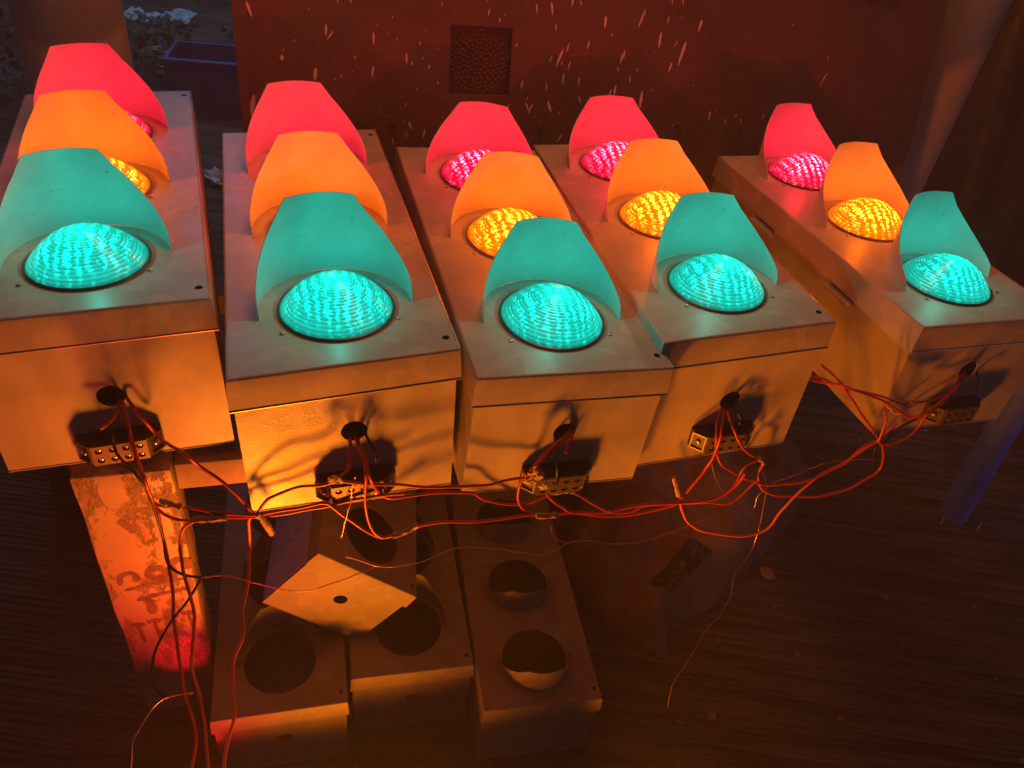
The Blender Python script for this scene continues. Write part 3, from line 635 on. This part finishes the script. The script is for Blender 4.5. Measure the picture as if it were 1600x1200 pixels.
('copper',[(-0.425,0.620,-0.448),(-0.442,0.616,-0.451),(-0.463,0.610,-0.456),(-0.481,0.593,-0.464),(-0.489,0.567,-0.474),(-0.491,0.543,-0.480),(-0.477,0.510,-0.484)]),
('copper',[(-0.229,0.874,-0.177),(-0.235,0.880,-0.214),(-0.238,0.879,-0.245),(-0.243,0.877,-0.268),(-0.255,0.874,-0.333)]),
('copper',[(0.415,1.153,-0.283),(0.442,1.163,-0.338),(0.480,1.177,-0.390),(0.512,1.188,-0.428)]),
('copper',[(0.527,1.218,-0.288),(0.550,1.227,-0.347),(0.580,1.238,-0.409),(0.607,1.248,-0.542),(0.609,1.236,-0.616),(0.577,1.196,-0.647),(0.575,1.164,-0.689),(0.554,1.129,-0.720),(0.526,1.099,-0.738),(0.505,1.064,-0.768),(0.480,1.026,-0.797),(0.457,0.994,-0.819),(0.456,0.962,-0.859)]),
('copper',[(0.814,1.317,-0.351),(0.763,1.299,-0.341),(0.690,1.272,-0.341),(0.629,1.250,-0.371),(0.583,1.233,-0.389),(0.564,1.226,-0.422),(0.566,1.226,-0.457)]),
]
TAPES=[
[(-0.533,0.815,-0.237),(-0.516,0.816,-0.243),(-0.498,0.817,-0.246)],
[(-0.486,0.818,-0.275),(-0.459,0.820,-0.270),(-0.429,0.822,-0.263)],
[(-0.381,0.833,-0.257),(-0.371,0.836,-0.276),(-0.363,0.838,-0.303),(-0.361,0.839,-0.310)],
[(-0.171,0.901,-0.342),(-0.148,0.908,-0.332),(-0.129,0.915,-0.319)],
[(0.083,1.011,-0.354),(0.102,1.021,-0.361),(0.123,1.032,-0.366)],
[(0.106,1.023,-0.298),(0.125,1.032,-0.299),(0.146,1.043,-0.304)],
[(0.346,1.133,-0.316),(0.357,1.137,-0.341),(0.371,1.142,-0.374)],
[(0.754,1.284,-0.168),(0.781,1.294,-0.189),(0.804,1.302,-0.199)],
[(0.519,1.197,-0.288),(0.527,1.200,-0.296),(0.537,1.204,-0.309)],
]
TAPE_KNOTS=[((-0.258,0.863,-0.179),0.010),((0.065,0.961,-0.197),0.012),((0.056,0.958,-0.211),0.009),((0.083,0.979,-0.241),0.008)]
# ------------------------------------------------------------------ wiring
har = empty('wire_harness', Matrix.Translation((0, .9, -.3)))
tag(har, 'tangle of red and orange wires looping between the signals, spliced with masking tape', 'wiring')
ear = empty('bare_earth_wire', Matrix.Translation((0, .9, -.4)))
tag(ear, 'thin black and bare copper earth wire hanging below the red wires', 'wire')
MW = {'red': M_red, 'orange': M_orange, 'black': M_blackw, 'copper': M_copper}
for i, (k, pts) in enumerate(WIRES):
    root = ear if k in ('copper', 'black') else har
    bm = bmesh.new()
    off = root.matrix_world.translation if False else Vector((0, .9, -.3 if root is har else -.4))
    P = [Vector(p)-off for p in catmull(pts, 6)]
    if k == 'copper':
        P = [p+Vector((noise.noise(p*45), noise.noise(p*45+Vector((9, 0, 0))), noise.noise(p*45+Vector((0, 9, 0)))))*.0018 for p in P]
        tube(bm, P, .0010, 6)
    else:
        P = [p+Vector((noise.noise(p*22+Vector((i, 0, 0))), noise.noise(p*22+Vector((9, i, 0))), noise.noise(p*22+Vector((0, 9, i)))))*.0016 for p in P]
        tube(bm, P, {'red': .0028, 'orange': .0028, 'black': .0024}[k], 8)
    obj('bare_strand' if k == 'copper' else 'wire', bm, MW[k], root, ang=80)
for tp in TAPES:
    bm = bmesh.new(); P = catmull([Vector(p)-Vector((0, .9, -.3)) for p in tp], 6)
    tube(bm, P, .0062, 10, rad=lambda f: .75+.35*noise.noise(Vector((f*5, tp[0][0]*30, 0)))+.1, flat=.6)
    for v in bm.verts: v.co += Vector((noise.noise(v.co*300), noise.noise(v.co*300+Vector((7, 0, 0))), noise.noise(v.co*300+Vector((0, 7, 0)))))*.0018
    obj('tape', bm, M_tape, har, ang=30)
for (p, s) in TAPE_KNOTS:
    bm = bmesh.new(); bmesh.ops.create_icosphere(bm, subdivisions=3, radius=1)
    c = Vector(p)-Vector((0, .9, -.3))
    for v in bm.verts:
        q = v.co.copy(); k = 1+.5*noise.noise(q*1.7+c*40)+.25*noise.noise(q*4+c*20)
        v.co = c+Vector((q.x*1.15, q.y*.45, q.z*.95))*s*k
    obj('tape', bm, M_tape, har, ang=25)
# twisted copper splices
for p in ((-.515, .80, -.62),): pass

# ------------------------------------------------------------------ things under and behind the bench
M_blue = simple('flank_blue', (.34, .36, .95), .55, bscale=25, bs=.3, bd=.003)
for r_ in [o for o in C.objects if o.name.startswith('signal_housing') and 'rolled' in o.get('label', '')]:
    bm = bmesh.new(); box(bm, -.1800, -.1768, .012, .85, -.291, -.0605, bev=.0008)  # thin blue plate over the housing's left flank
    o = obj('side_panel', bm, M_blue, r_); o['label'] = 'blue side panel'
    bm = bmesh.new(); box(bm, -.186, -.1802, .17, .18, -.16, -.10, bev=.001); box(bm, -.188, -.1802, .15, .18, -.168, -.158, bev=.001); obj('latch', bm, M_blue, o)

post = empty('blue_post', Matrix.Translation((1.565, 1.965, ZG)))
tag(post, 'slanting dark blue post on the ground at the right edge', 'post')
M_bluep = simple('post_blue_paint', (.16, .30, .95), .5, bscale=40, bs=.2, bd=.002)
bm = bmesh.new(); tp_ = Vector((-.10, .0, 1.25)); 
tube(bm, [tp_*(k/12) for k in range(13)], .045, 20); obj('shaft', bm, M_bluep, post)
for x, y in ((-.042, -.038), (.042, -.038), (-.042, .038), (.042, .038)):
    bm = bmesh.new(); cyl(bm, (x*1.5, y*1.5, .0), (.3, .5, 1), .003, .03, 8); obj('bolt', bm, M_screw, post)

# crumpled sack
OUT = [(.204, 1.47), (.313, 1.345), (.4, 1.268), (.518, 1.233), (.521, 1.319), (.547, 1.334), (.638, 1.393), (.723, 1.486), (.84, 1.628), (.975, 1.814), (1.08, 2.02), (1.05, 2.14), (.93, 2.20), (.65, 2.22), (.40, 2.0), (.27, 1.75)]
def inside(x, y, P):
    c = False
    for (x0, y0), (x1, y1) in zip(P, P[1:]+P[:1]):
        if (y0 > y) != (y1 > y) and x < (x1-x0)*(y-y0)/(y1-y0)+x0: c = not c
    return c
def edist(x, y, P):
    b = 9
    for (x0, y0), (x1, y1) in zip(P, P[1:]+P[:1]):
        dx, dy = x1-x0, y1-y0; t_ = max(0, min(1, ((x-x0)*dx+(y-y0)*dy)/(dx*dx+dy*dy))); b = min(b, math.hypot(x-x0-t_*dx, y-y0-t_*dy))
    return b
def sackz(x, y):
    d = edist(x, y, OUT) if inside(x, y, OUT) else 0
    z = ZG+.004+.13*math.sqrt(min(1, d/.14))
    p = Vector((x*7, y*7, 0))
    fold = abs(noise.noise(p))*.09+noise.noise(p*2.7)*.016
    crease = .05*abs(math.sin((x*.9-y*.45)*13+noise.noise(p*.6)*2.2))
    return z+(fold+crease-.02)*min(1, d/.05)
bm = bmesh.new(); st_ = .0105; V = {}; nx = int(.95/st_); ny = int(1.05/st_)
for i in range(nx+1):
    for j in range(ny+1):
        x, y = .18+i*st_, 1.2+j*st_
        if inside(x, y, OUT) or edist(x, y, OUT) < st_*.8: V[i, j] = bm.verts.new((x, y, sackz(x, y)))
for (i, j) in list(V):
    q = [(i, j), (i+1, j), (i+1, j+1), (i, j+1)]
    if all(k in V for k in q): bm.faces.new([V[k] for k in q])
bmesh.ops.smooth_vert(bm, verts=bm.verts, factor=.5, use_axis_x=True, use_axis_y=True, use_axis_z=True)
ret = bmesh.ops.extrude_edge_only(bm, edges=[e for e in bm.edges if len(e.link_faces) == 1])
for v in [q for q in ret['geom'] if isinstance(q, bmesh.types.BMVert)]: v.co.z = ZG-.005
sack = obj('feed_sack', bm, simple('brown_sack_weave', (.25, .14, .08), .75, bscale=90, bs=.4, bd=.002), None, ang=80)
tag(sack, 'crumpled brown sack with a dark printed patch, lying on the ground below the wires', 'sack')
PT4 = [(.45, 1.382), (.509, 1.35), (.64, 1.508), (.587, 1.533)]
bm = bmesh.new(); G = []
for i in range(17):
    row = []
    for j in range(25):
        a_ = Vector(PT4[0]).lerp(Vector(PT4[1]), i/16); b_ = Vector(PT4[3]).lerp(Vector(PT4[2]), i/16); q = a_.lerp(b_, j/24)
        row.append(bm.verts.new((q.x, q.y, sackz(q.x, q.y)+.006)))
    G.append(row)
for i in range(16):
    for j in range(24): bm.faces.new((G[i][j], G[i+1][j], G[i+1][j+1], G[i][j+1]))
t = NT('printed_patch_ink'); nn = t.noise(38, 3, .6)
t.l(t.ramp(nn, [(.52, (.03, .022, .018)), (.60, (.16, .11, .09))]), t.b.inputs['Base Color']); t.b.inputs['Roughness'].default_value = .7
pt = obj('printed_patch', bm, t.m, sack)
def leaf(x, y, s, rz, label):
    bm = bmesh.new(); n = 8; A = []; B = []; Cc = []
    for i in range(n+1):
        f = i/n; w_ = s*.32*math.sin(math.pi*f)**.8; xx = (f-.5)*s
        A.append(bm.verts.new((xx, w_, .006+.006*math.sin(f*4)))); B.append(bm.verts.new((xx, -w_, .006+.004*math.cos(f*5)))); Cc.append(bm.verts.new((xx, 0, .002)))
    for i in range(n):
        bm.faces.new((A[i], A[i+1], Cc[i+1], Cc[i])); bm.faces.new((Cc[i], Cc[i+1], B[i+1], B[i]))
    o = obj('dry_leaf', bm, simple('dry_leaf_brown', (.35, .18, .07), .7), None); o.location = (x, y, ZG+.003); o.rotation_euler = (0, 0, rz)
    tag(o, label, 'leaf', 'dry leaves on the ground')
leaf(.627, 1.085, .035, .8, 'small dry leaf alone on the streaked ground at the lower right')
leaf(.852, 1.575, .06, -.6, 'curled dry leaf on the ground beside the sack')

# hanging red tag left of the leg
hg = empty('hanging_tag', Matrix.Translation((-.72, .98, -.33)))
tag(hg, 'small red tag hanging under the left signal beside the leg', 'tag')
bm = bmesh.new(); tube(bm, [Vector((-.070, 0, .0)), Vector((-.072, 0, -.02)), Vector((-.069, 0, -.035))], .0012, 6); obj('string', bm, M_blackw, hg)
bm = bmesh.new(); box(bm, -.083, -.058, -.002, .002, -.062, -.036, bev=.001); obj('card', bm, simple('tag_red', (.35, .1, .08), .6), hg)

# blue crate, sheeting, litter and plants in the dark yard
cr = empty('blue_crate', Matrix.Translation((-2.02, 4.62, ZG)) @ Matrix.Rotation(R(12), 4, 'Z'))
tag(cr, 'dark blue plastic crate on the ground between the left pillar and the cabinet', 'crate')
bm = bmesh.new()
for a_ in ((-.25, .25, -.17, -.15), (-.25, .25, .15, .17), (-.25, -.23, -.15, .15), (.23, .25, -.15, .15)): box(bm, *a_, 0, .30, bev=.004)
box(bm, -.23, .23, -.15, .15, .0, .02); box(bm, -.265, .265, -.19, -.171, .26, .30, bev=.004)
obj('crate_shell', bm, simple('crate_blue', (.05, .06, .25), .5), cr)
M_bag = simple('pale_plastic_bag', (.45, .5, .55), .4)
for k, (x, y, s) in enumerate(((-3.244, 5.926, .09), (-3.0, 5.985, .07), (-2.859, 6.06, .10), (-2.49, 5.12, .14), (-2.30, 4.93, .12), (-2.36, 5.3, .05), (-1.62, 3.6, .06))):
    bm = bmesh.new(); bmesh.ops.create_icosphere(bm, subdivisions=3, radius=1)
    for v in bm.verts:
        q = v.co.copy(); v.co = Vector((q.x*1.3, q.y, q.z*.5+.4))*s*(1+.7*noise.noise(q*2.2+Vector((k*9, 0, 0)))+.3*noise.noise(q*6))
    o = obj('plastic_bag', bm, M_bag, None, ang=25); o.location = (x, y, ZG); o.rotation_euler = (0, 0, k)
    tag(o, ['pale crumpled bag nearest the left pillar in the dark yard', 'small pale bag in the row beside the pillar top', 'pale crumpled bag at the top of the gap left of the cabinet', 'larger torn bag in the middle of the dark gap', 'torn pale bag just above the blue crate', 'tiny scrap of pale bag above the middle of the gap', 'small pale scrap low in the gap between the left two signals'][k], 'bag', 'bags littering the yard')
t = NT('dark_foliage'); fn = t.noise(6)
t.l(t.ramp(fn, [(.3, (.02, .035, .02)), (.7, (.06, .085, .05))]), t.b.inputs['Base Color']); t.b.inputs['Roughness'].default_value = .6; M_leaf = t.m
def shrub(x, y, h, rr, label, n=900):
    r_ = empty('shrub', Matrix.Translation((x, y, ZG))); tag(r_, label, 'shrub', 'dark shrubs in the yard')
    bm = bmesh.new()
    for i in range(6):
        a_ = i*1.05; tube(bm, [Vector((0, 0, 0)), Vector((math.cos(a_)*rr*.2, math.sin(a_)*rr*.2, h*.4)), Vector((math.cos(a_)*rr*.5, math.sin(a_)*rr*.5, h*.75))], .012, 5)
    obj('stem', bm, simple('stem_bark', (.06, .045, .035), .8), r_)
    bm = bmesh.new()
    for i in range(n):
        a_ = random.uniform(0, 6.28); q = random.random()**.5; z = random.random()
        c = Vector((math.cos(a_)*rr*q, math.sin(a_)*rr*q, h*(.15+.85*z)*(1-.3*q)))
        if noise.noise(c*3+Vector((x, y, 0))) < -.12: continue
        d = Vector((random.gauss(0, 1), random.gauss(0, 1), random.gauss(0, .6))).normalized(); e_ = d.orthogonal().normalized()*.018; s = random.uniform(.04, .08)
        vs = [bm.verts.new(c-d*s*.5), bm.verts.new(c+e_), bm.verts.new(c+d*s*.5), bm.verts.new(c-e_)]; bm.faces.new(vs)
    obj('foliage', bm, M_leaf, r_, smooth=False)
shrub(-3.3, 6.6, .75, .55, 'dark shrub beyond the left pillar top')
shrub(-2.5, 6.9, .6, .5, 'low dark shrub at the top of the gap beside the cabinet')
shrub(-3.2, 4.0, .7, .5, 'dark shrub left of the left pillar')
shrub(-2.75, 5.0, .35, .4, 'small dark shrub in the middle of the gap right of the left pillar')
shrub(-1.9, 5.4, .4, .35, 'small dark shrub behind the blue crate')

# dark plastic sheeting hung at the right
t = NT('dark_sheeting'); f1 = t.noise(2.2, 5, .6)
t.l(t.ramp(f1, [(.3, (.07, .05, .035)), (.55, (.13, .09, .06)), (.75, (.2, .18, .18))]), t.b.inputs['Base Color']); t.b.inputs['Roughness'].default_value = .38
t.l(t.bump(t.noise(7, 6, .6), .5, .03), t.b.inputs['Normal'])
bm = bmesh.new(); G = []
for i in range(91):
    row = []
    for j in range(61):
        f = i/90; h = j/60; x = 1.34+1.9*f; z = ZG+.01+2.6*h
        sway = .10*math.sin(f*17+h*2.2)*(.35+.65*(1-h))+.05*math.sin(f*39+h*5)+.10*noise.noise(Vector((f*4, h*3, 1)))
        row.append(bm.verts.new((x+.25*h*f-.1*h, 3.35+.35*f+sway-.25*(1-h)*f, z)))
    G.append(row)
for i in range(90):
    for j in range(60): bm.faces.new((G[i][j], G[i+1][j], G[i+1][j+1], G[i][j+1]))
sh = obj('plastic_sheet', bm, t.m, None, ang=80)
so = sh.modifiers.new('thick', 'SOLIDIFY'); so.thickness = .003
tag(sh, 'dark brown plastic sheeting hanging in folds right of the right pillar', 'sheeting')

# thin even haze volume added to imitate the glow of lens flare
bm = bmesh.new(); box(bm, -5, 5, -2.5, 8, ZG-1, 3.2)
hz = bpy.data.materials.new('flare_haze'); hz.use_nodes = True; nt = hz.node_tree; nt.nodes.clear()
vo = nt.nodes.new('ShaderNodeVolumePrincipled'); vo.inputs['Density'].default_value = .028; vo.inputs['Color'].default_value = (.85, .8, .75, 1)
ou = nt.nodes.new('ShaderNodeOutputMaterial'); nt.links.new(vo.outputs[0], ou.inputs['Volume'])
h_ = obj('haze', bm, hz, smooth=False); tag(h_, kind='stuff')
